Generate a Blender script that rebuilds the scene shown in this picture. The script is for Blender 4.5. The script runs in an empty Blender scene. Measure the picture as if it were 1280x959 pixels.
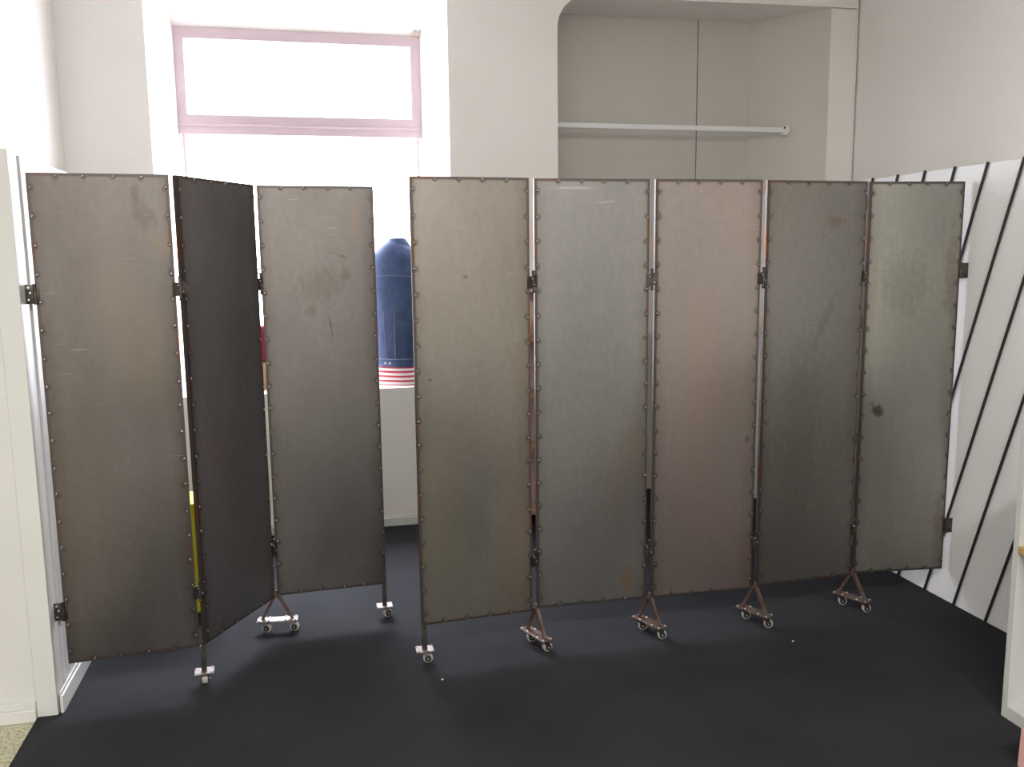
import bpy, bmesh, math, random
from mathutils import Matrix, Vector
random.seed(7)
S = bpy.context.scene
C = S.collection
PI = math.pi

# ---------------- camera, world, light, exposure ----------------
cd = bpy.data.cameras.new('camera'); cam = bpy.data.objects.new('camera', cd); C.objects.link(cam)
cd.sensor_fit = 'HORIZONTAL'; cd.sensor_width = 36; cd.lens = 30.9095; cd.clip_start = .05
cam.matrix_world = Matrix.Translation((0, 0, 1.65)) @ Matrix([[0.974148, 0.04367, -0.22165], [-0.225614, 0.137801, -0.964422], [-0.011572, 0.989497, 0.144091]]).to_4x4()
S.camera = cam
S.view_settings.view_transform = 'Standard'; S.view_settings.look = 'None'
S.view_settings.gamma = 1; S.view_settings.use_curve_mapping = False
S.view_settings.exposure = 0.15
SKY_LOW, SKY_HIGH = 15.0, 85.0      # pale facades across the street, open sky above them
W = bpy.data.worlds.new('world'); S.world = W; W.use_nodes = True
wt = W.node_tree; bgn = wt.nodes['Background']; wtc = wt.nodes.new('ShaderNodeTexCoord'); wsp = wt.nodes.new('ShaderNodeSeparateXYZ'); wr = wt.nodes.new('ShaderNodeMapRange')
wt.links.new(wtc.outputs['Generated'], wsp.inputs[0]); wt.links.new(wsp.outputs['Z'], wr.inputs['Value'])
wr.inputs['From Min'].default_value = .60; wr.inputs['From Max'].default_value = .70; wr.inputs['To Min'].default_value = SKY_LOW; wr.inputs['To Max'].default_value = SKY_HIGH
wt.links.new(wr.outputs[0], bgn.inputs[1]); bgn.inputs[0].default_value = (.92, .92, 1.0, 1)

def portal(name, loc, rot, sx, sy):
    l = bpy.data.lights.new(name, 'AREA'); l.shape = 'RECTANGLE'; l.size = sx; l.size_y = sy; l.cycles.is_portal = True
    o = bpy.data.objects.new(name, l); C.objects.link(o); o.location = loc; o.rotation_euler = rot
portal('window_portal', (.03, 5.9, 1.95), (-PI/2, 0, 0), 1.5, 2.2)       # shines towards -y
LAMP = 78.0
LAMPS = [(-1.2, -.7), (.1, -.7), (1.4, -.7)]   # ceiling fixtures behind the camera, built below

# ---------------- materials ----------------
def mat(name, col, rough=.6, metal=0, noise=None, bump=None, spec=.5, sheen=0):
    m = bpy.data.materials.new(name); m.use_nodes = True; t = m.node_tree; n = t.nodes; b = n['Principled BSDF']
    b.inputs['Base Color'].default_value = (*col, 1); b.inputs['Roughness'].default_value = rough
    b.inputs['Metallic'].default_value = metal; b.inputs['Specular IOR Level'].default_value = spec
    if sheen: b.inputs['Sheen Weight'].default_value = sheen
    tc = n.new('ShaderNodeTexCoord')
    if noise:
        col2, sc, lo, hi = noise
        nz = n.new('ShaderNodeTexNoise'); nz.inputs['Scale'].default_value = sc; nz.inputs['Detail'].default_value = 5
        r = n.new('ShaderNodeValToRGB'); r.color_ramp.elements[0].position = lo; r.color_ramp.elements[1].position = hi
        r.color_ramp.elements[0].color = (*col, 1); r.color_ramp.elements[1].color = (*col2, 1)
        t.links.new(tc.outputs['Object'], nz.inputs['Vector']); t.links.new(nz.outputs['Fac'], r.inputs['Fac'])
        t.links.new(r.outputs['Color'], b.inputs['Base Color'])
    if bump:
        sc, st, dist = bump
        nz = n.new('ShaderNodeTexNoise'); nz.inputs['Scale'].default_value = sc; nz.inputs['Detail'].default_value = 4
        bp = n.new('ShaderNodeBump'); bp.inputs['Strength'].default_value = st; bp.inputs['Distance'].default_value = dist
        t.links.new(tc.outputs['Object'], nz.inputs['Vector']); t.links.new(nz.outputs['Fac'], bp.inputs['Height'])
        t.links.new(bp.outputs['Normal'], b.inputs['Normal'])
    return m

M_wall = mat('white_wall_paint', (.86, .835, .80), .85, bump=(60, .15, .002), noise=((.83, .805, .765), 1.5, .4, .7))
M_niche = mat('shaded_niche_paint', (.60, .575, .53), .85, bump=(60, .15, .002), noise=((.56, .54, .50), 1.5, .4, .7))  # wall paint made darker and greyer, with the niche's shade in the colour
M_ceil = mat('ceiling_paint', (.80, .79, .77), .9)
M_paint = mat('white_gloss_paint', (.63, .635, .625), .45, noise=((.60, .605, .59), 3, .4, .7))
M_board = mat('white_board', (.85, .86, .88), .55, noise=((.82, .83, .85), 2, .4, .7))
M_frame = mat('hazed_window_frame_paint', (.60, .48, .53), .5)  # pinkish tint puts the window's glare haze into the frame colour
M_plaster = mat('peeling_plaster', (.70, .60, .56), .9)
M_rod = mat('black_rod', (.022, .022, .024), .45)
M_yellow = mat('yellow_plastic', (.75, .66, .02), .4)
M_red = mat('red_knit', (.22, .012, .03), .9, bump=(300, .3, .002))
M_card = mat('cardboard', (.45, .27, .17), .8, noise=((.40, .24, .15), 8, .4, .7))
M_pink = mat('pink_paper', (.72, .42, .40), .6)
M_wood = mat('light_wood', (.55, .38, .16), .5, noise=((.45, .29, .11), 20, .4, .7))
M_shelfw = mat('tan_board', (.50, .30, .20), .6)
M_shelfp = mat('pinkish_board', (.66, .52, .50), .7)
M_denim = mat('blue_denim', (.034, .058, .135), .85, noise=((.065, .10, .20), 14, .35, .75), bump=(400, .3, .001))
M_seam = mat('seam_thread', (.16, .19, .27), .8)
M_galv = mat('galvanised_plate', (.27, .25, .24), .5, .6, noise=((.15, .10, .09), 55, .45, .75))
M_rust = mat('rusty_bracket', (.20, .15, .13), .45, .75, noise=((.17, .075, .05), 25, .4, .7))
M_tyre = mat('pale_wheel', (.42, .40, .36), .5)
M_hub = mat('dark_hub', (.03, .03, .03), .5, .3)
M_hinge = mat('dark_hinge', (.075, .065, .06), .38, .8, noise=((.16, .13, .12), 50, .5, .7))
M_screw = mat('bright_screw', (.75, .72, .68), .3, .9)
M_lint = mat('white_lint', (.8, .8, .8), .9)
M_rail = mat('painted_rail', (.80, .80, .80), .35)

def carpet_mat():
    m = mat('charcoal_carpet', (.026, .027, .031), 1.0, spec=.12, noise=((.046, .047, .054), 220, .3, .75), bump=(420, .9, .006))
    t = m.node_tree; n = t.nodes; b = n['Principled BSDF']
    # broad worn variation
    tc = [x for x in n if x.type == 'TEX_COORD'][0]
    nz = n.new('ShaderNodeTexNoise'); nz.inputs['Scale'].default_value = 2.2; nz.inputs['Detail'].default_value = 3
    mx = n.new('ShaderNodeMix'); mx.data_type = 'RGBA'; mx.blend_type = 'MULTIPLY'; mx.inputs[0].default_value = 1
    r = n.new('ShaderNodeValToRGB'); r.color_ramp.elements[0].position = .3; r.color_ramp.elements[1].position = .7
    r.color_ramp.elements[0].color = (.85, .85, .85, 1); r.color_ramp.elements[1].color = (1.15, 1.15, 1.15, 1)
    src = b.inputs['Base Color'].links[0].from_socket
    t.links.new(tc.outputs['Object'], nz.inputs['Vector']); t.links.new(nz.outputs['Fac'], r.inputs['Fac'])
    t.links.new(src, mx.inputs[6]); t.links.new(r.outputs['Color'], mx.inputs[7]); t.links.new(mx.outputs[2], b.inputs['Base Color'])
    return m
M_carpet = carpet_mat()
M_terr = mat('beige_terrazzo', (.52, .50, .36), .5, noise=((.26, .25, .17), 90, .45, .62))

def glass_mat():
    m = bpy.data.materials.new('window_glass'); m.use_nodes = True; t = m.node_tree; n = t.nodes; n.clear()
    o = n.new('ShaderNodeOutputMaterial'); tr = n.new('ShaderNodeBsdfTransparent'); g = n.new('ShaderNodeBsdfGlossy'); mx = n.new('ShaderNodeMixShader')
    g.inputs['Roughness'].default_value = .02; mx.inputs[0].default_value = .07; tr.inputs[0].default_value = (.95, .96, .96, 1)
    t.links.new(tr.outputs[0], mx.inputs[1]); t.links.new(g.outputs[0], mx.inputs[2]); t.links.new(mx.outputs[0], o.inputs[0])
    return m
M_glass = glass_mat()

def frame_steel(name, rust):
    m = bpy.data.materials.new(name); m.use_nodes = True; t = m.node_tree; n = t.nodes; b = n['Principled BSDF']
    b.inputs['Metallic'].default_value = .8; b.inputs['Roughness'].default_value = .42
    tc = n.new('ShaderNodeTexCoord'); nz = n.new('ShaderNodeTexNoise'); nz.inputs['Scale'].default_value = 5; nz.inputs['Detail'].default_value = 6
    r = n.new('ShaderNodeValToRGB'); e = r.color_ramp.elements
    e[0].position = .62 - rust*.3; e[0].color = (.105, .092, .088, 1); e[1].position = .80 - rust*.3; e[1].color = (.16, .078, .048, 1)
    t.links.new(tc.outputs['Object'], nz.inputs['Vector']); t.links.new(nz.outputs['Fac'], r.inputs['Fac']); t.links.new(r.outputs['Color'], b.inputs['Base Color'])
    return m

ZB, ZT = .162, 1.952
def sheet_steel(name, tint, tint2, marks, w, seed):
    """bare steel sheet: mill-scale clouds, heat-tinted welded rim, fine scratches, stains and painted glints of its own at MARKS"""
    m = bpy.data.materials.new(name); m.use_nodes = True; t = m.node_tree; n = t.nodes; b = n['Principled BSDF']; L = t.links.new
    b.inputs['Metallic'].default_value = .82; b.inputs['Specular IOR Level'].default_value = .4
    tc = n.new('ShaderNodeTexCoord')
    mp = n.new('ShaderNodeMapping'); mp.inputs['Location'].default_value = (seed*3.1, 0, seed*1.7); mp.inputs['Scale'].default_value = (1, 1, .55)
    L(tc.outputs['Object'], mp.inputs['Vector'])
    nz = n.new('ShaderNodeTexNoise'); nz.inputs['Scale'].default_value = 2.6; nz.inputs['Detail'].default_value = 4; nz.inputs['Roughness'].default_value = .55
    L(mp.outputs[0], nz.inputs['Vector'])
    r = n.new('ShaderNodeValToRGB'); r.color_ramp.elements[0].position = .36; r.color_ramp.elements[1].position = .66
    r.color_ramp.elements[0].color = (*tint, 1); r.color_ramp.elements[1].color = (*tint2, 1)
    L(nz.outputs['Fac'], r.inputs['Fac']); col = r.outputs['Color']
    # fine speckle
    ns = n.new('ShaderNodeTexNoise'); ns.inputs['Scale'].default_value = 45; ns.inputs['Detail'].default_value = 6
    L(mp.outputs[0], ns.inputs['Vector'])
    def mathn(op, a, bb=None, c=None):
        q = n.new('ShaderNodeMath'); q.operation = op
        for i, v in enumerate((a, bb, c)):
            if v is None: continue
            if isinstance(v, (int, float)): q.inputs[i].default_value = v
            else: L(v, q.inputs[i])
        return q.outputs[0]
    def mixc(fac, a, colr, blend='MIX'):
        x = n.new('ShaderNodeMix'); x.data_type = 'RGBA'; x.blend_type = blend
        L(fac, x.inputs[0]) if not isinstance(fac, (int, float)) else setattr(x.inputs[0], 'default_value', fac)
        L(a, x.inputs[6])
        if isinstance(colr, tuple): x.inputs[7].default_value = (*colr, 1)
        else: L(colr, x.inputs[7])
        return x.outputs[2]
    rs = n.new('ShaderNodeValToRGB'); rs.color_ramp.elements[0].position = .25; rs.color_ramp.elements[1].position = .75
    rs.color_ramp.elements[0].color = (.93, .93, .93, 1); rs.color_ramp.elements[1].color = (1.05, 1.05, 1.05, 1)
    L(ns.outputs['Fac'], rs.inputs['Fac']); col = mixc(1.0, col, rs.outputs['Color'], 'MULTIPLY')
    sep = n.new('ShaderNodeSeparateXYZ'); L(tc.outputs['Object'], sep.inputs[0]); X, Z = sep.outputs['X'], sep.outputs['Z']
    # heat-tinted rim, broken up by noise
    dx = mathn('MINIMUM', X, mathn('SUBTRACT', w, X))
    rim = mathn('SUBTRACT', 1.0, mathn('DIVIDE', mathn('ADD', dx, mathn('MULTIPLY', mathn('SUBTRACT', nz.outputs['Fac'], .5), .10)), .06))
    rim = mathn('MULTIPLY', mathn('MAXIMUM', mathn('MINIMUM', rim, 1.0), 0.0), .45)
    col = mixc(rim, col, (tint[0]*.62, tint[1]*.55, tint[2]*.5))
    # dark burn round every weld spot along the rim
    def burn(along, start, step, across, r_):
        q = mathn('DIVIDE', mathn('SUBTRACT', along, start), step)
        fq = mathn('MULTIPLY', mathn('SUBTRACT', mathn('ABSOLUTE', mathn('SUBTRACT', mathn('FRACT', mathn('ADD', q, 1000.0)), .5)), .5), -step)
        d_ = mathn('SQRT', mathn('ADD', mathn('MULTIPLY', fq, fq), mathn('MULTIPLY', across, across)))
        d_ = mathn('ADD', d_, mathn('MULTIPLY', mathn('SUBTRACT', ns.outputs['Fac'], .5), .022))
        return mathn('MAXIMUM', mathn('MINIMUM', mathn('DIVIDE', mathn('SUBTRACT', r_, d_), .008), 1.0), 0.0)
    bz = burn(Z, ZB+.05, (ZT-ZB-.1)/17, mathn('SUBTRACT', dx, .010), .018)
    dz = mathn('MINIMUM', mathn('SUBTRACT', Z, ZB), mathn('SUBTRACT', ZT, Z))
    bx = burn(X, 0.0, w/5, mathn('SUBTRACT', dz, .010), .016)
    col = mixc(mathn('MULTIPLY', mathn('MAXIMUM', bz, bx), .62), col, (.085, .072, .066))
    edge = mathn('MAXIMUM', mathn('MINIMUM', mathn('DIVIDE', mathn('SUBTRACT', .017, mathn('MINIMUM', dx, dz)), .006), 1.0), 0.0)
    col = mixc(mathn('MULTIPLY', edge, .35), col, (.10, .085, .08))
    for (u, v, ru, rv, ang, st, mc) in marks:
        cx = mathn('SUBTRACT', X, u); cz = mathn('SUBTRACT', Z, v); ca, sa = math.cos(ang), math.sin(ang)
        a = mathn('DIVIDE', mathn('ADD', mathn('MULTIPLY', cx, ca), mathn('MULTIPLY', cz, sa)), ru)
        c2 = mathn('DIVIDE', mathn('SUBTRACT', mathn('MULTIPLY', cz, ca), mathn('MULTIPLY', cx, sa)), rv)
        d = mathn('SQRT', mathn('ADD', mathn('MULTIPLY', a, a), mathn('MULTIPLY', c2, c2)))
        d = mathn('ADD', d, mathn('MULTIPLY', mathn('SUBTRACT', ns.outputs['Fac'], .5), 1.6))
        k = mathn('MAXIMUM', mathn('MINIMUM', mathn('MULTIPLY', mathn('SUBTRACT', 1.15, d), 1.6), 1.0), 0.0)
        col = mixc(mathn('MULTIPLY', k, st), col, mc)
    # scratches
    ms = n.new('ShaderNodeMapping'); ms.inputs['Scale'].default_value = (2.2, 1, 60); ms.inputs['Rotation'].default_value = (0, .12 + seed*.05, 0); ms.inputs['Location'].default_value = (seed, 0, seed*5)
    L(tc.outputs['Object'], ms.inputs['Vector'])
    sc = n.new('ShaderNodeTexNoise'); sc.inputs['Scale'].default_value = 3; sc.inputs['Detail'].default_value = 2; L(ms.outputs[0], sc.inputs['Vector'])
    sr = mathn('MULTIPLY', mathn('MAXIMUM', mathn('SUBTRACT', sc.outputs['Fac'], .70), 0.0), 5.0)
    col = mixc(sr, col, (.55, .54, .52))
    L(col, b.inputs['Base Color'])
    rr = mathn('ADD', mathn('MULTIPLY', nz.outputs['Fac'], .16), ROUGH); L(rr, b.inputs['Roughness'])
    bp = n.new('ShaderNodeBump'); bp.inputs['Strength'].default_value = .12; bp.inputs['Distance'].default_value = .02
    nb = n.new('ShaderNodeTexNoise'); nb.inputs['Scale'].default_value = 1.6; nb.inputs['Detail'].default_value = 1; L(mp.outputs[0], nb.inputs['Vector'])
    L(nb.outputs['Fac'], bp.inputs['Height']); L(bp.outputs['Normal'], b.inputs['Normal'])
    return m
ROUGH = .275

# ---------------- mesh helpers ----------------
def NB(): return bmesh.new()
def box(bm, x0, x1, y0, y1, z0, z1, bev=0):
    g = bmesh.ops.create_cube(bm, size=1, matrix=Matrix.Translation(((x0+x1)/2, (y0+y1)/2, (z0+z1)/2)) @ Matrix.Diagonal((abs(x1-x0), abs(y1-y0), abs(z1-z0), 1)))
    if bev:
        es = list({e for v in g['verts'] for e in v.link_edges})
        bmesh.ops.bevel(bm, geom=es, offset=bev, segments=2, affect='EDGES', profile=.5)
def cyl(bm, a, b, r, seg=16, r2=None):
    a, b = Vector(a), Vector(b); d = b-a
    m = Matrix.Translation((a+b)/2) @ d.to_track_quat('Z', 'Y').to_matrix().to_4x4()
    bmesh.ops.create_cone(bm, cap_ends=True, segments=seg, radius1=r, radius2=r if r2 is None else r2, depth=d.length, matrix=m)
def bar(bm, a, b, w, h, up=(0, 0, 1)):
    """rectangular bar from a to b"""
    a, b = Vector(a), Vector(b); d = (b-a).normalized(); s = d.cross(Vector(up)).normalized(); t = s.cross(d)
    vs = [bm.verts.new(q + s*(w/2*i) + t*(h/2*j)) for q in (a, b) for i, j in ((-1, -1), (1, -1), (1, 1), (-1, 1))]
    for f in ((0, 1, 2, 3), (7, 6, 5, 4), (0, 4, 5, 1), (1, 5, 6, 2), (2, 6, 7, 3), (3, 7, 4, 0)): bm.faces.new([vs[i] for i in f])
def sph(bm, c, rx, ry, rz, u=10, v=6):
    bmesh.ops.create_uvsphere(bm, u_segments=u, v_segments=v, radius=1, matrix=Matrix.Translation(c) @ Matrix.Diagonal((rx, ry, rz, 1)))
def prism(bm, pts, axis, d0, d1):
    """closed polygon PTS (2D) extruded along AXIS 'y' ((x,z) pts) or 'z' ((x,y) pts)"""
    f = (lambda p, d: (p[0], d, p[1])) if axis == 'y' else (lambda p, d: (p[0], p[1], d))
    A = [bm.verts.new(f(p, d0)) for p in pts]; B = [bm.verts.new(f(p, d1)) for p in pts]
    bm.faces.new(A); bm.faces.new(B[::-1])
    for i in range(len(pts)):
        j = (i+1) % len(pts); bm.faces.new((A[i], B[i], B[j], A[j]))
def obj(name, bm, m, parent=None, smooth=False, off=None):
    bmesh.ops.recalc_face_normals(bm, faces=bm.faces)
    if off: bmesh.ops.translate(bm, verts=bm.verts, vec=off)
    me = bpy.data.meshes.new(name); bm.to_mesh(me); bm.free()
    me.materials.append(m)
    if smooth:
        for f in me.polygons: f.use_smooth = True
        try: me.set_sharp_from_angle(angle=math.radians(35))
        except Exception: pass
    o = bpy.data.objects.new(name, me); C.objects.link(o)
    if parent: o.parent = parent
    return o
def spots(name, pts, r, m, parent):
    """small round heads at PTS, each an object of its own sharing one mesh"""
    first = None
    for q in pts:
        if first is None: b_ = NB(); sph(b_, (0, 0, 0), *r, 8, 5); first = o_ = obj(name, b_, m, parent, True)
        else: o_ = first.copy(); C.objects.link(o_); o_.parent = parent
        o_.location = q
def struct(name, bm, m, **k):
    o = obj(name, bm, m, **k); o['kind'] = 'structure'; return o
def tag(o, label, cat, group=None):
    o['label'] = label; o['category'] = cat
    if group: o['group'] = group
    return o
def thing(name, label, cat, loc=(0, 0, 0), rz=0, group=None):
    o = bpy.data.objects.new(name, None); o.empty_display_size = .1; C.objects.link(o); o.location = loc; o.rotation_euler = (0, 0, rz)
    return tag(o, label, cat, group)

# ---------------- the room ----------------
YB = 5.306       # front face of the end wall
XL, XR = -1.25, 3.56
XP, YP = -.96, 3.32   # side and front of the low white partition at left
XD = 2.895       # face of the low white board at right
HP = 2.023       # height of both
SILL = .862
CZ = 3.62
b = NB(); box(b, -3.2, XR+.2, -3.8, 6.3, -.14, -.012); struct('floor', b, M_terr)
b = NB(); prism(b, [(-1.03, -3.6), (-1.03, YP-.003), (XP-.0, YP-.003), (XP+.001, YB+.0), (XP+.001, YB+.4), (3.54, YB+.4), (3.54, -3.6)], 'z', -.012, 0)
carpet = struct('floor_carpet', b, M_carpet)
b = NB(); box(b, -3.2, XR+.2, -3.8, 6.3, CZ, CZ+.12); struct('ceiling', b, M_ceil)
# end wall with window opening, splayed reveals
WX0, WX1, FX0, FX1, FY, FT = -.803, .858, -.712, .75, 5.79, 3.01
b = NB()
def rect_wall(bm, x0, x1, z0, z1, y0=YB, y1=YB+.62): box(bm, x0, x1, y0, y1, z0, z1)
prism(b, [(XL-.2, YB), (WX0, YB), (FX0, FY), (FX0, FY+.13), (XL-.2, FY+.13)], 'z', 0, CZ)            # left of the window
prism(b, [(WX1, YB), (1.524, YB), (1.524, FY+.13), (FX1, FY+.13), (FX1, FY)], 'z', 0, CZ)            # pier
box(b, WX0-.01, WX1+.01, YB, FY+.13, 0, SILL)                                                          # below the window
# sloping soffit above the window
v = []
sec = [(YB, 3.40), (YB, CZ), (FY+.13, CZ), (FY+.13, FT), (FY, FT)]
A = [b.verts.new((WX0-.01, y, z)) for y, z in sec]; B = [b.verts.new((WX1+.01, y, z)) for y, z in sec]
b.faces.new(A); b.faces.new(B[::-1])
for i in range(5): b.faces.new((A[i], B[i], B[(i+1) % 5], A[(i+1) % 5]))
struct('wall_back', b, M_wall)
# niche: lintel with rounded corner, back boards, splayed side
NT = 3.185; NBK = YB+.40
b = NB()
pts = [(1.524, CZ), (1.524, 3.0)] + [(1.524+.185-.185*math.cos(a), 3.0+.185*math.sin(a)) for a in [PI/2*i/10 for i in range(1, 11)]] + [(3.545, NT+.02), (3.545, CZ)]
prism(b, pts, 'y', YB, NBK+.06); struct('wall_niche_lintel', b, M_wall)
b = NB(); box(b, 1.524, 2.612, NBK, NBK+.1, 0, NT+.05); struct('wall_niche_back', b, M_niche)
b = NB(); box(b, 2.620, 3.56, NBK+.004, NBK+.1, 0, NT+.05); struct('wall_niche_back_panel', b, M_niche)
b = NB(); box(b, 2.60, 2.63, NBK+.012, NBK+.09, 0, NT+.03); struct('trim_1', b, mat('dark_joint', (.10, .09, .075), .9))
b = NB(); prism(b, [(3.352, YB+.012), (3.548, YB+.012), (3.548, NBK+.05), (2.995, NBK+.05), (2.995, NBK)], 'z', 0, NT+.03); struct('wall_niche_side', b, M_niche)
b = NB(); box(b, 3.356, 3.534, YB+.004, YB+.0118, 0, NT+.01); struct('wall_niche_jamb', b, M_wall)
b = NB(); box(b, 3.535, 3.549, YB+.003, YB+.02, 0, NT+.02); struct('trim_2', b, M_wall)
b = NB(); box(b, XR, XR+.2, -3.6, 5.92, 0, CZ); struct('wall_right', b, M_wall)
b = NB(); box(b, XL-.2, XL, YP, 5.92, 0, CZ); struct('wall_left', b, M_wall)
b = NB(); box(b, -3.2, XL-.2, YP, YP+.2, 0, CZ); struct('wall_left_return', b, M_wall)
b = NB(); box(b, -3.2, -3.0, -3.6, YP, 0, CZ); struct('wall_left_front', b, M_wall)
b = NB(); box(b, -3.2, XR+.2, -2.8, -2.6, -.01, CZ); struct('wall_rear', b, M_wall)
# low white partition, left: recessed field, corner post, cap, side strips, skirting
b = NB(); box(b, -3.0, -1.022, YP+.012, YP+.14, 0, HP-.006)
box(b, XL, XP-.004, YP+.05, YB, 0, HP-.006)
box(b, -1.03, XP, YP, YP+.10, 0, HP, .002)                       # post
struct('wall_left_partition', b, M_paint)
b = NB(); box(b, XP-.006, XP+.006, YP+.112, YB, 0.0, HP-.01, .002); struct('trim_3', b, M_paint)
b = NB(); box(b, XP+.006, XP+.018, YP+.01, YB, 0, .068, .003); box(b, XP+.006, XP+.012, YP+.01, YB, .068, .082, .002); struct('baseboard_left', b, M_paint)
b = NB(); box(b, -3.0, -1.031, YP-.012, YP+.012, -.012, .035, .003); box(b, -3.0, -1.031, YP-.004, YP+.012, .035, .062, .002); struct('baseboard_front', b, M_paint)
b = NB(); box(b, WX0-.2, 1.52, YB-.012, YB, 0, .052, .003); box(b, WX0-.2, 1.52, YB-.006, YB, .052, .062, .001); struct('baseboard_back', b, M_paint)
# low white board, right
b = NB(); box(b, XD, XR, 2.2, YB, 0, HP, .002); struct('wall_right_board', b, M_board)
for k, (x, y) in enumerate(LAMPS):
    lt = thing('ceiling_light', 'white fluorescent ceiling light behind the camera', 'light', (x, y, CZ-.002), 0, 'ceiling lights')
    b = NB(); box(b, -.64, .64, -.16, .16, -.07, 0, .004); obj('housing', b, M_paint, lt)
    l = bpy.data.lights.new('fluorescent_tube', 'AREA'); l.shape = 'RECTANGLE'; l.size = 1.2; l.size_y = .26; l.energy = LAMP; l.color = (1, .97, .925)
    o = bpy.data.objects.new('fluorescent_tube', l); C.objects.link(o); o.parent = lt; o.location = (0, 0, -.073)
# window
win = thing('window_1', 'window', 'window'); del win['label'], win['category']; win['kind'] = 'structure'
win.location = (0, FY, 0)
def wobj(name, bm, m): return obj(name, bm, m, win, off=(0, -FY, 0))
b = NB()
y0, y1 = FY-.02, FY+.05
box(b, FX0-.01, FX0+.052, y0, y1, 2.5152, FT-.0552); box(b, FX1-.058, FX1+.01, y0, y1, 2.5152, FT-.0552)
box(b, FX0-.01, FX1+.01, y0, y1, FT-.055, FT+.01); box(b, FX0-.01, FX1+.01, y0, y1, 2.40, 2.515)
box(b, FX0, FX1, y0-.012, y0+.01, 2.448, 2.462, .003)
wobj('window_frame', b, M_frame)
b = NB()
box(b, FX0+.012, FX0+.03, y0+.015, y1, SILL, 2.42, .003); box(b, FX1-.03, FX1-.012, y0+.015, y1, SILL, 2.42, .003); box(b, FX0, FX1, y0+.01, y1, SILL, SILL+.03, .003)
wobj('window_sash', b, M_frame)
b = NB(); box(b, FX0+.03, FX1-.03, FY+.02, FY+.024, 2.5, FT-.04); wobj('upper_pane', b, M_glass)
b = NB(); box(b, FX0+.02, FX1-.02, FY+.02, FY+.024, SILL+.02, 2.41); wobj('lower_pane', b, M_glass)
# flaking plaster at the window's upper right corner
b = NB()
for i in range(26):
    a = random.random(); cx = FX1-.02+.07*a+random.uniform(-.03, .03); cz = FT+.02+.26*a+random.uniform(-.03, .02)
    yy = FY-.02-.01*random.random()-.20*a; n = 6; rr = random.uniform(.008, .024)
    vs = []
    for k in range(n):
        q = 2*PI*k/n; e = rr*random.uniform(.5, 1.2); vs.append((cx+e*math.cos(q), cz+e*math.sin(q)*.8))
    prism(b, vs, 'y', yy, yy+.004)
o = obj('peeling_plaster', b, M_plaster); tag(o, 'crumbling plaster flakes above the upper right corner of the bright window', 'plaster'); o['kind'] = 'stuff'

# clothes rail in the niche
rl = thing('clothes_rail', 'white clothes rail spanning the wall niche', 'rail', (1.524, 5.50, 2.46))
b = NB(); box(b, 0.0, 1.645, -.009, .009, -.017, .017, .006); obj('rail_bar', b, M_rail, rl)
b = NB(); cyl(b, (1.622, 0, 0), (1.655, 0, 0), .030, 20); box(b, 1.612, 1.64, -.026, .026, -.036, -.004, .006); obj('end_bracket', b, M_rail, rl, True)
b = NB(); sph(b, (1.62, -.024, .012), .007, .007, .008); obj('screw', b, M_hub, rl)

# black rods slanting over the right board
ordw = ['nearest of the black slanted rods, its lower end beside the white shelf unit',
        'second black slanted rod counted from the white shelf unit',
        'third black slanted rod from the shelf unit, foot just right of the screen corner',
        'long black slanted rod whose top cuts the right photo edge high up',
        'black slanted rod whose whole upper end shows just right of the last steel panel',
        'black rod tip above the right end corner of the last steel panel',
        'black rod tip above the middle right of the last steel panel top',
        'black rod tip above the middle left of the last steel panel top',
        'farthest black rod tip, above the seam between the last two steel panels']
rod0 = None
for k in range(9):
    yb = 3.172+.2*k
    if rod0 is None:
        b = NB(); cyl(b, (0, 0, .0), (0, -.64, HP+.004), .0065, 12)
        rod = rod0 = obj('slanted_rod', b, M_rod, smooth=True)
    else:
        rod = rod0.copy(); C.objects.link(rod)
    rod.location = (XD-.0068, yb, 0)
    tag(rod, ordw[k], 'rod', 'black slanted rods on the white board')

# ---------------- folding screens ----------------
E = [[-0.9291, 3.389, -0.4698, 3.4217], [-0.4446, 3.4432, -0.1995, 3.8617], [-0.19, 3.8805, 0.2927, 3.9023], [0.3928, 3.3992, 0.8662, 3.4298], [0.8929, 3.4542, 1.3781, 3.4417], [1.4023, 3.4377, 1.8733, 3.4224], [1.9053, 3.4394, 2.3985, 3.4625], [2.418, 3.4763, 2.8615, 3.4277]]
ZB, ZT = .162, 1.952
tints = [((.30, .272, .262), (.37, .34, .325)), ((.235, .215, .215), (.30, .275, .275)), ((.33, .31, .295), (.40, .375, .36)),
         ((.37, .345, .305), (.44, .41, .365)), ((.40, .395, .385), (.46, .45, .435)), ((.45, .375, .36), (.42, .375, .355)),
         ((.34, .325, .295), (.37, .355, .33)), ((.37, .365, .33), (.43, .42, .38))]
DK = (.13, .115, .10); BR = (.20, .13, .09)
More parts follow.
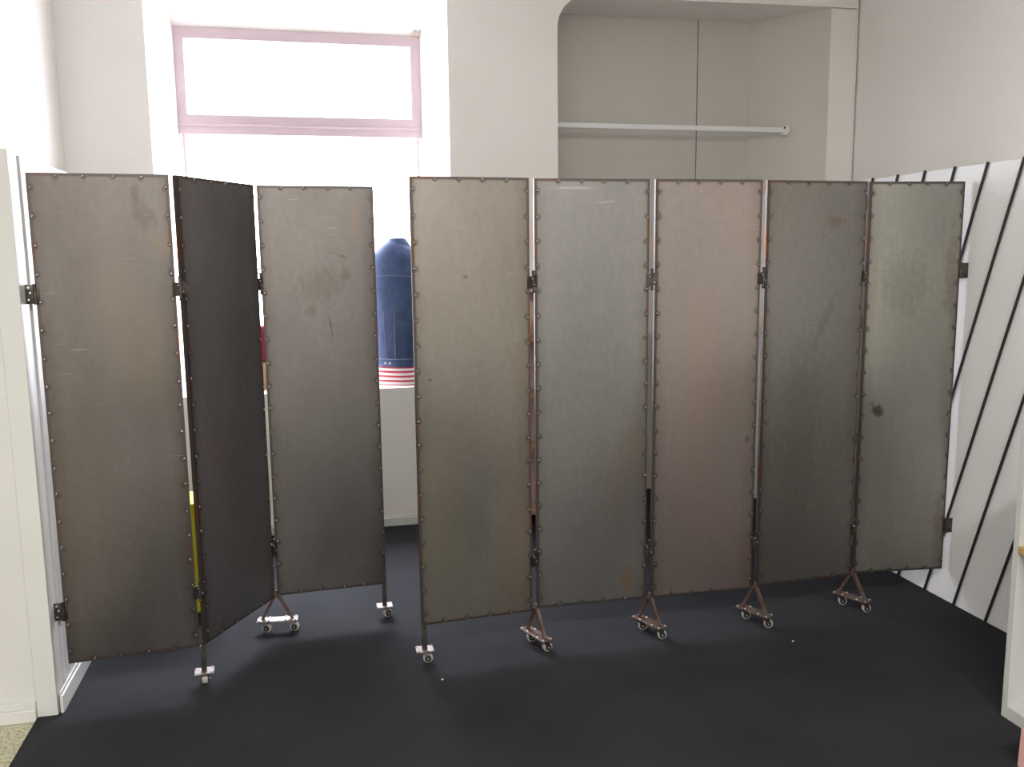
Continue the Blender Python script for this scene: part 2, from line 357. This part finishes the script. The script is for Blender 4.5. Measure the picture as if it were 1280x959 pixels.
marks = [
 [(.345, 1.88, .018, .035, 0, .7, DK), (.37, 1.81, .04, .055, .5, .55, DK), (.42, 1.71, .055, .035, -.8, .6, (.20, .17, .13)), (.30, 1.4, .12, .3, .2, .15, (.30, .26, .16))],
 [(.12, .9, .05, .08, 0, .4, (.24, .15, .14)), (.3, 1.3, .1, .2, 0, .2, DK)],
 [(.33, 1.66, .045, .006, -.35, .7, DK), (.24, 1.53, .10, .08, .3, .35, DK), (.35, 1.58, .03, .03, 0, .5, DK), (.28, 1.36, .006, .05, .15, .8, DK), (.40, 1.80, .02, .09, 0, .5, (.24, .18, .14)), (.30, 1.45, .006, .005, 0, .9, DK), (.2, 1.42, .03, .02, 0, .4, DK)],
 [(.10, .62, .10, .35, 0, .22, (.28, .25, .15)), (.43, 1.2, .04, .12, .2, .35, (.25, .21, .13)), (.40, .45, .07, .35, 0, .3, (.30, .19, .10)), (.21, 1.57, .008, .01, 0, .6, DK), (.06, 1.17, .01, .006, 0, .8, DK)],
 [(.38, .75, .07, .25, -.3, .35, (.27, .20, .14)), (.40, .25, .035, .07, 0, .6, (.33, .20, .10)), (.30, 1.86, .05, .005, .1, .3, (.5, .5, .48)), (.16, 1.915, .09, .006, 0, .35, (.5, .5, .48))],  # the two pale streaks near the top are painted lamp glints
 [(.40, 1.2, .07, .6, 0, .25, (.27, .27, .23)), (.43, .85, .012, .015, 0, .7, DK), (.2, 1.0, .1, .5, 0, .25, (.38, .27, .23)), (.46, .3, .03, .12, 0, .5, (.33, .23, .11))],
 [(.34, 1.78, .05, .025, .2, .55, BR), (.28, 1.72, .02, .008, .1, .4, BR), (.2, .9, .10, .4, 0, .2, DK), (.30, 1.35, .02, .15, -.4, .3, DK)],
 [(.085, .93, .035, .028, -.4, .85, (.075, .065, .055)), (.06, .96, .02, .012, -.5, .5, DK), (.40, 1.55, .03, .2, 0, .3, BR), (.42, .40, .04, .15, 0, .35, BR), (.18, 1.5, .12, .15, 0, .2, DK)]]
KT = [.50, .82, .55, .66, .59, .70, .63, .86]
tints = [tuple(tuple(c*k for c in t) for t in tt) for tt, k in zip(tints, KT)]
rusts = [.35, .55, .2, .55, .45, .25, .6, .3]
RT = .010
def local(o, i, root):
    a = Vector((E[i][0], E[i][1])); c = Vector((E[i][2], E[i][3])); d = c-a
    o.parent = root; o.location = (a.x-root.location.x, a.y-root.location.y, 0); o.rotation_euler = (0, 0, math.atan2(d.y, d.x))
def make_panel(i, root):
    w = math.hypot(E[i][2]-E[i][0], E[i][3]-E[i][1])
    ins = .010
    # sheet, welded on the front of the frame; slightly dished
    b = NB(); nx, nz = 10, 26; front = []; back = []
    rnd = random.Random(i*11+3)
    ph = [rnd.uniform(0, 6) for _ in range(4)]
    for r_ in range(nz+1):
        fr, bk = [], []
        for c in range(nx+1):
            x = ins+(w-2*ins)*c/nx; z = ZB+ins+(ZT-ZB-2*ins)*r_/nz
            u, v_ = c/nx, r_/nz
            e = (4*u*(1-u))*(4*v_*(1-v_))**.5
            y = -.0005-.0022*e*math.sin(u*5+ph[0])*math.sin(v_*9+ph[1])
            fr.append(b.verts.new((x, y-.0015, z))); bk.append(b.verts.new((x, y, z)))
        front.append(fr); back.append(bk)
    for r_ in range(nz):
        for c in range(nx):
            b.faces.new((front[r_][c], front[r_][c+1], front[r_+1][c+1], front[r_+1][c]))
            b.faces.new((back[r_][c], back[r_+1][c], back[r_+1][c+1], back[r_][c+1]))
    for r_ in range(nz):
        b.faces.new((front[r_][0], front[r_+1][0], back[r_+1][0], back[r_][0])); b.faces.new((front[r_][nx], back[r_][nx], back[r_+1][nx], front[r_+1][nx]))
    for c in range(nx):
        b.faces.new((front[0][c], back[0][c], back[0][c+1], front[0][c+1])); b.faces.new((front[nz][c], front[nz][c+1], back[nz][c+1], back[nz][c]))
    p = obj('panel', b, sheet_steel('steel_sheet_%d' % i, *tints[i], marks[i], w, i), smooth=True)
    local(p, i, root)
    # frame of square tube
    b = NB(); T = .02
    O = [(0, ZB), (w, ZB), (w, ZT), (0, ZT)]; I = [(T, ZB+T), (w-T, ZB+T), (w-T, ZT-T), (T, ZT-T)]
    vv = {(k, q, y_): b.verts.new((P[q][0], y_, P[q][1])) for k, P in enumerate((O, I)) for q in range(4) for y_ in (.0003, T)}
    for q in range(4):
        q2 = (q+1) % 4
        for y_ in (.0003, T): b.faces.new((vv[0, q, y_], vv[0, q2, y_], vv[1, q2, y_], vv[1, q, y_]))
        for k in (0, 1): b.faces.new((vv[k, q, .0003], vv[k, q2, .0003], vv[k, q2, T], vv[k, q, T]))
    bmesh.ops.bevel(b, geom=[e for e in b.edges if len({round(v.co.y, 4) for v in e.verts}) == 1 and e.calc_length() > .1], offset=.0018, segments=2, affect='EDGES')
    obj('frame', b, frame_steel('frame_steel_%d' % i, rusts[i]), p)
    # weld spots round the sheet's rim
    def weld(x, z):
        s = rnd.uniform(.8, 1.25)
        if i > 4: REST.append((i, x, z, s)); return
        if not WELD: bb = NB(); sph(bb, (0, 0, 0), .0052, .0042, .0065, 8, 5); o_ = obj('weld_spot', bb, M_weld, p, True); WELD.append(o_)
        else: o_ = WELD[0].copy(); C.objects.link(o_); o_.parent = p
        o_.location = (x, -.002, z); o_.scale = (s, s, s)
    n = 18
    for k in range(n):
        z = ZB+.05+(ZT-ZB-.1)*k/(n-1)+rnd.uniform(-.004, .004)
        weld(ins+rnd.uniform(-.001, .002), z); weld(w-ins+rnd.uniform(-.002, .001), z+rnd.uniform(-.004, .004))
    for k in range(4):
        x = w*(k+1)/5+rnd.uniform(-.004, .004); weld(x, ZT-ins); weld(x+rnd.uniform(-.004, .004), ZB+ins)
    return p, w
WELD = []; REST = []
M_weld = mat('weld_metal', (.13, .115, .105), .3, .9, noise=((.30, .27, .25), 80, .45, .65))

def hinge(root, i, j, z):
    """butt hinge over the gap between panel i and panel j"""
    p0 = Vector((E[i][2], E[i][3], z)); p1 = Vector((E[j][0], E[j][1], z)); m = (p0+p1)/2-root.location
    d = (p1-p0).normalized()
    b = NB(); cyl(b, (0, -.004, -.038), (0, -.004, .038), .0055, 12); sph(b, (0, -.004, .040), .007, .007, .006); sph(b, (0, -.004, -.040), .007, .007, .006)
    h = obj('hinge', b, M_hinge, root, True); h.location = m; h.rotation_euler = (0, 0, math.atan2(d.y, d.x))
    b = NB(); g = (p1-p0).length/2+.014
    box(b, -g, -.002, -.0055, -.0015, -.028, .022, .001); box(b, .002, g, -.0055, -.0015, -.022, .028, .001); obj('leaf', b, M_hinge, h)
    spots('screw', [(-.009, -.006, .012), (.010, -.006, -.012)], (.003, .002, .003), M_screw, h)
def flap(root, pos, ang, side, z):
    b = NB(); w = .052; x0, x1 = (-w+.012, .012) if side < 0 else (-.012, w-.012)
    box(b, x0, x1, -.006, -.0025, -.034, .034, .0015); cyl(b, (0, -.006, -.036), (0, -.006, .036), .006, 12)
    h = obj('hinge', b, M_hinge, root, True); h.location = Vector((pos[0], pos[1], z))-root.location; h.rotation_euler = (0, 0, ang)
    xs = (x0+.018) if side < 0 else (x1-.018)
    spots('screw', [(xs+(.006 if zz == .004 else 0), -.0062, zz) for zz in (-.02, .004, .022)], (.0042, .002, .0042), M_screw if side < 0 else M_hub, h)

def castor(foot, x, y, ang, zp):
    """hangs under foot's plate at local x,y, swivelled to ang; returns its parts as sub-parts of the foot"""
    R_ = .0195
    mtx = Matrix.Translation((x, y, 0)) @ Matrix.Rotation(ang, 4, 'Z')
    b = NB(); cyl(b, (0, 0, zp-.002), (0, 0, zp-.010), .013, 16); box(b, -.012, .020, -.013, .013, zp-.013, zp-.009, .001)
    for s in (-1, 1): prism(b, [(-.008, zp-.010), (.020, zp-.010), (.019, R_-.004), (.008, R_-.004)], 'y', s*.0125-.001, s*.0125+.001)
    bmesh.ops.transform(b, matrix=mtx, verts=b.verts); obj('castor_fork', b, M_galv if foot['pale'] else M_hinge, foot, True)
    b = NB(); cyl(b, (.013, -.0105, R_), (.013, .0105, R_), R_, 24)
    bmesh.ops.bevel(b, geom=[e for e in b.edges if abs(e.verts[0].co.y-e.verts[1].co.y) < 1e-5], offset=.0025, segments=2, affect='EDGES')
    bmesh.ops.transform(b, matrix=mtx, verts=b.verts); obj('wheel', b, M_tyre, foot, True)
    b = NB(); cyl(b, (.013, -.0145, R_), (.013, .0145, R_), .0135, 18); bmesh.ops.transform(b, matrix=mtx, verts=b.verts); obj('hub', b, M_hub, foot, True)
    b = NB(); cyl(b, (.013, -.0165, R_), (.013, .0165, R_), .004, 8); bmesh.ops.transform(b, matrix=mtx, verts=b.verts); obj('axle', b, M_screw, foot, True)
ZPL = .057
def single_foot(root, x, y, ang, pale, sw):
    """one castor straight under a frame post"""
    b = NB(); box(b, -.010, .010, -.0, .020, ZPL, ZB-.0005, .001); cyl(b, (0, -.004, ZB-.012), (0, -.004, ZB+.02), .005, 10); sph(b, (0, -.004, ZB+.022), .0055, .0055, .005)
    f = obj('castor_foot', b, frame_steel('foot_steel', .3), root, True); f['pale'] = pale
    f.location = (x-root.location.x, y-root.location.y, 0); f.rotation_euler = (0, 0, ang)
    b = NB(); box(b, -.036, .036, -.018, .042, ZPL-.003, ZPL, .001); obj('base_plate', b, M_galv if pale else M_rust, f)
    spots('bolt', [(sx*.028, sy, ZPL+.001) for sx in (-1, 1) for sy in (-.010, .034)], (.004, .004, .003), M_screw, f)
    castor(f, 0, .010, sw, ZPL-.003); del f['pale']
def double_foot(root, x, y, ang, half, pale, sws, top):
    """long plate on two castors, held by an A of two slanting flat bars; long side along local x"""
    b = NB()
    for s in (-1, 1): bar(b, (s*(half-.022), 0, ZPL), (top[0]+s*.007, top[1], ZB+.006), .012, .014, up=(0, 1, 0))
    cyl(b, (top[0], top[1], ZB-.006), (top[0], top[1], ZB+.022), .006, 10); sph(b, (top[0], top[1], ZB+.024), .0065, .0065, .006)
    f = obj('castor_foot', b, M_rust, root, True); f['pale'] = pale
    f.location = (x-root.location.x, y-root.location.y, 0); f.rotation_euler = (0, 0, ang)
    b = NB(); box(b, -half, half, -.026, .026, ZPL-.0045, ZPL, .001); obj('base_plate', b, M_galv if pale else M_rust, f)
    spots('bolt', [(s*(half-dx), sy, ZPL+.0015) for s in (-1, 1) for dx in (.052, .010) for sy in (-.019, .019)], (.005, .005, .004), M_screw, f)
    for s, sw in zip((-1, 1), sws): castor(f, s*(half-.028), 0, sw, ZPL-.0045)
    del f['pale']

sA = thing('folding_screen', 'three panel bare steel folding screen on castors in front of the window', 'folding screen', (E[0][0], E[0][1], 0))
sB = thing('folding_screen', 'five panel bare steel folding screen on castors reaching to the rod covered board', 'folding screen', (E[3][0], E[3][1], 0))
for i in range(8): make_panel(i, sA if i < 3 else sB)
b = NB()
for (i, x, z, s_) in REST:
    a_ = math.atan2(E[i][3]-E[i][1], E[i][2]-E[i][0])
    sph(b, (E[i][0]-sB.location.x+x*math.cos(a_)+.002*math.sin(a_), E[i][1]-sB.location.y+x*math.sin(a_)-.002*math.cos(a_), z), .0052*s_, .0042*s_, .0065*s_, 8, 5)
o = obj('weld_spots', b, M_weld, sB, True); o['kind'] = 'stuff'
for i in (0, 1, 3, 4, 5, 6):
    for z in (1.545, .385): hinge(sA if i < 3 else sB, i, i+1, z)
a0 = math.atan2(E[0][3]-E[0][1], E[0][2]-E[0][0]); a7 = math.atan2(E[7][3]-E[7][1], E[7][2]-E[7][0])
for z in (1.535, .37): flap(sA, (E[0][0], E[0][1]), a0, -1, z)
for z in (1.56, .375): flap(sB, (E[7][2], E[7][3]), a7, 1, z)
def jt(i): return ((E[i][2]+E[i+1][0])/2, (E[i][3]+E[i+1][1])/2)
single_foot(sA, E[0][2]+.012, E[0][3], a0, True, 1.45)
x, y = jt(1); double_foot(sA, x+.0, y+.006, -.10, .088, True, (-.2, -.1), (0, 0))
single_foot(sA, E[2][2]-.010, E[2][3], 0, True, .35)
single_foot(sB, E[3][0]+.010, E[3][1], 0, True, -.1)
for i, sws in ((3, (1.2, 1.45)), (4, (.9, 1.0)), (5, (.85, .75)), (6, (.7, .85))):
    x, y = jt(i); double_foot(sB, x+.004, y-.004, math.radians(-76+i*2), .088, False, [s_ + math.radians(0) for s_ in sws], (0, 0))

# ---------------- things on the window sill, behind the screens ----------------
def loft(bm, rings, seg=28, cap=True):
    R = []
    for (cx, cy, cz, rx, ry, rot, wob) in rings:
        ring = []
        for k in range(seg):
            a = 2*PI*k/seg; q = 1+wob*math.sin(5*a+cz*9)
            x, y = rx*q*math.cos(a), ry*q*math.sin(a)
            ring.append(bm.verts.new((cx+x*math.cos(rot)-y*math.sin(rot), cy+x*math.sin(rot)+y*math.cos(rot), cz)))
        R.append(ring)
    for A_, B_ in zip(R, R[1:]):
        for k in range(seg): bm.faces.new((A_[k], A_[(k+1) % seg], B_[(k+1) % seg], B_[k]))
    if cap: bm.faces.new(R[0][::-1]); bm.faces.new(R[-1])
jx, jy, jr = .535, 5.50, -.45
jk = thing('denim_jacket', 'blue denim jacket over a striped shirt on the window sill between the screens', 'jacket', (jx, jy, SILL), jr)
b = NB(); loft(b, [(0, 0, .115, .150, .105, 0, .02), (0, 0, .16, .155, .108, 0, .02), (0, 0, .35, .158, .11, 0, .015), (0, 0, .55, .175, .118, 0, .01), (0, .0, .70, .185, .115, 0, .0), (0, 0, .785, .165, .10, 0, 0), (0, 0, .835, .11, .075, 0, 0), (0, 0, .865, .07, .06, 0, 0), (0, 0, .885, .045, .04, 0, 0)])
obj('jacket_body', b, M_denim, jk, True)
b = NB(); loft(b, [(.01, .01, .832, .092, .074, 0, .02), (.012, .015, .872, .070, .062, 0, .03), (.012, .015, .902, .046, .048, 0, .04), (.012, .01, .895, .036, .040, 0, 0)]); obj('collar', b, M_denim, jk, True)
for s in (-1, 1):
    b = NB(); loft(b, [(s*.222, -.02, .20, .040, .044, 0, .05), (s*.218, -.015, .30, .044, .05, 0, .06), (s*.212, 0, .5, .050, .056, 0, .05), (s*.195, 0, .68, .056, .066, 0, 0), (s*.165, 0, .76, .055, .068, 0, 0), (s*.13, 0, .815, .03, .04, 0, 0)]); obj('sleeve', b, M_denim, jk, True)
def ring_seam(bm, z, rx, ry, a0_, a1_, n=24, dz=0):
    pts = [(rx*math.cos(a0_+(a1_-a0_)*k/n), ry*math.sin(a0_+(a1_-a0_)*k/n), z+dz*math.cos((k/n-.5)*PI)) for k in range(n+1)]
    for p_, q_ in zip(pts, pts[1:]): cyl(bm, p_, q_, .0022, 6)
b = NB(); ring_seam(b, .655, .185, .120, PI+.25, 2*PI-.25, dz=.02); ring_seam(b, .165, .158, .111, PI+.1, 2*PI-.1)
for x, x2 in ((-.052, -.04), (.03, .022)):
    pts = [(x+(x2-x)*k/10, -math.sqrt(max(0, 1-(x/.165)**2))*(.1155 if k > 4 else .111)-.002, .65-.48*k/10) for k in range(11)]
    for p_, q_ in zip(pts, pts[1:]): cyl(b, p_, q_, .0022, 6)
obj('seam', b, M_seam, jk, True)
spots('button', [(-.045, -.112, .14), (-.015, -.112, .14)], (.007, .004, .007), M_screw, jk)
def stripe_mat():
    m = mat('red_striped_cotton', (.8, .78, .78), .85); t = m.node_tree; n = t.nodes; bs = n['Principled BSDF']
    tc = n.new('ShaderNodeTexCoord'); wv = n.new('ShaderNodeTexWave'); wv.bands_direction = 'Z'; wv.inputs['Scale'].default_value = 5.6*2; wv.inputs['Distortion'].default_value = .3; wv.inputs['Detail Scale'].default_value = .3
    r = n.new('ShaderNodeValToRGB'); r.color_ramp.interpolation = 'CONSTANT'; r.color_ramp.elements[0].color = (.48, .04, .07, 1); r.color_ramp.elements[1].position = .42; r.color_ramp.elements[1].color = (.8, .76, .76, 1)
    t.links.new(tc.outputs['Object'], wv.inputs['Vector']); t.links.new(wv.outputs['Color'], r.inputs['Fac']); t.links.new(r.outputs['Color'], bs.inputs['Base Color'])
    return m
b = NB(); loft(b, [(0, 0, .001, .150, .10, 0, .04), (0, 0, .06, .148, .10, 0, .04), (0, 0, .113, .142, .097, 0, .02)], cap=True)
o = obj('striped_shirt', b, stripe_mat(), smooth=True); o.location = (jx, jy, SILL); o.rotation_euler = (0, 0, jr)
tag(o, 'red and white striped shirt hem under the denim jacket on the sill', 'shirt')
b = NB(); box(b, -.19, .19, -.11, .11, 0, .165, .006); o = obj('cardboard_box', b, M_card); o.location = (-.31, 5.58, SILL+.0005)
tag(o, 'tan cardboard box on the window sill seen through the left slit', 'box')
b = NB(); loft(b, [(0, 0, 0, .15, .09, 0, .05), (0, 0, .03, .16, .10, 0, .06), (0, 0, .10, .155, .098, 0, .05), (0, 0, .18, .15, .09, 0, .07), (0, 0, .215, .12, .07, 0, .05)])
o = obj('folded_sweater', b, M_red, smooth=True); o.location = (-.31, 5.58, SILL+.167)
tag(o, 'dark red folded sweater on top of the tan cardboard box', 'sweater')
yc = thing('yellow_crate', 'bright yellow box standing on the floor behind the first steel panel gap', 'box', (-.58, 4.28, 0))
b = NB(); box(b, -.11, .11, -.11, .11, 0, .53, .012); obj('body', b, M_yellow, yc)
b = NB(); box(b, -.12, .12, -.12, .12, .50, .535, .006); obj('rim', b, M_yellow, yc)

# pinkish open shelves against the pier, seen only through the slit between steel panels
sh = thing('bookshelf', 'open pinkish shelving with tan shelf edges against the pier behind the five panel screen', 'shelf', (1.20, 5.19, 0))
b = NB()
for s in (-1, 1): box(b, s*.25-.009, s*.25+.009, -.09, .10, 0, 1.46, .001)
box(b, -.25, .25, .092, .10, .02, 1.45)
obj('carcass', b, M_shelfp, sh)
for z in (.075, .475, .807, 1.147, 1.445): 
    b = NB(); box(b, -.24, .24, -.09, .092, z-.012, z+.012, .001); obj('shelf', b, M_shelfw, sh)

# white shelf unit at the right edge
un = thing('shelf_unit', 'white open shelf unit standing on the carpet at the right photo edge', 'shelf', (2.353, 2.48, 0))
b = NB(); D = .47
box(b, 0, D, -.026, 0, 0, 1.05, .0015); box(b, 0, D, -.80, -.774, 0, 1.05, .0015); box(b, D-.01, D, -.78, -.02, .02, 1.04); box(b, 0, D, -.774, -.026, 1.024, 1.05, .001)
obj('carcass', b, M_paint, un)
b = NB(); box(b, 0, D-.01, -.774, -.026, 0, .046, .001); obj('bottom_shelf', b, M_paint, un)
b = NB(); box(b, -.004, D-.01, -.774, -.026, .612, .636, .001); obj('wood_shelf', b, M_wood, un)
pb = thing('paper_bag', 'pink paper bag on the carpet in the bottom right corner', 'bag', (2.245, 2.06, 0))
b = NB(); v0 = []
A = [b.verts.new((x_*(1 if z_ else 1.06), y_, z_)) for z_ in (0, .13) for x_, y_ in ((-.075, -.16), (.075, -.16), (.075, .14), (-.075, .14))]
for f_ in ((3, 2, 1, 0), (4, 5, 6, 7), (0, 1, 5, 4), (1, 2, 6, 5), (2, 3, 7, 6), (3, 0, 4, 7)): b.faces.new([A[q_] for q_ in f_])
obj('body', b, M_pink, pb)
for s in (-1, 1):
    b = NB(); pts = [(s*.060, -.03+.05*math.cos(a), .125+.06*math.sin(a)) for a in [PI*k/10 for k in range(11)]]
    for p_, q_ in zip(pts, pts[1:]): cyl(b, p_, q_, .003, 6)
    obj('handle', b, M_pink, pb, True)
# lint on the carpet
for (x, y, lb) in ((.449, 3.239, 'tiny white paper scrap on the carpet before the fourth steel panel'), (1.958, 3.208, 'tiny white paper scrap on the dark carpet before the seventh steel panel')):
    b = NB(); prism(b, [(-.004, -.003), (.003, -.004), (.005, .002), (-.002, .004)], 'z', 0.0005, .003)
    o = obj('paper_scrap', b, M_lint); o.location = (x, y, 0); tag(o, lb, 'paper scrap', 'white scraps on the carpet')
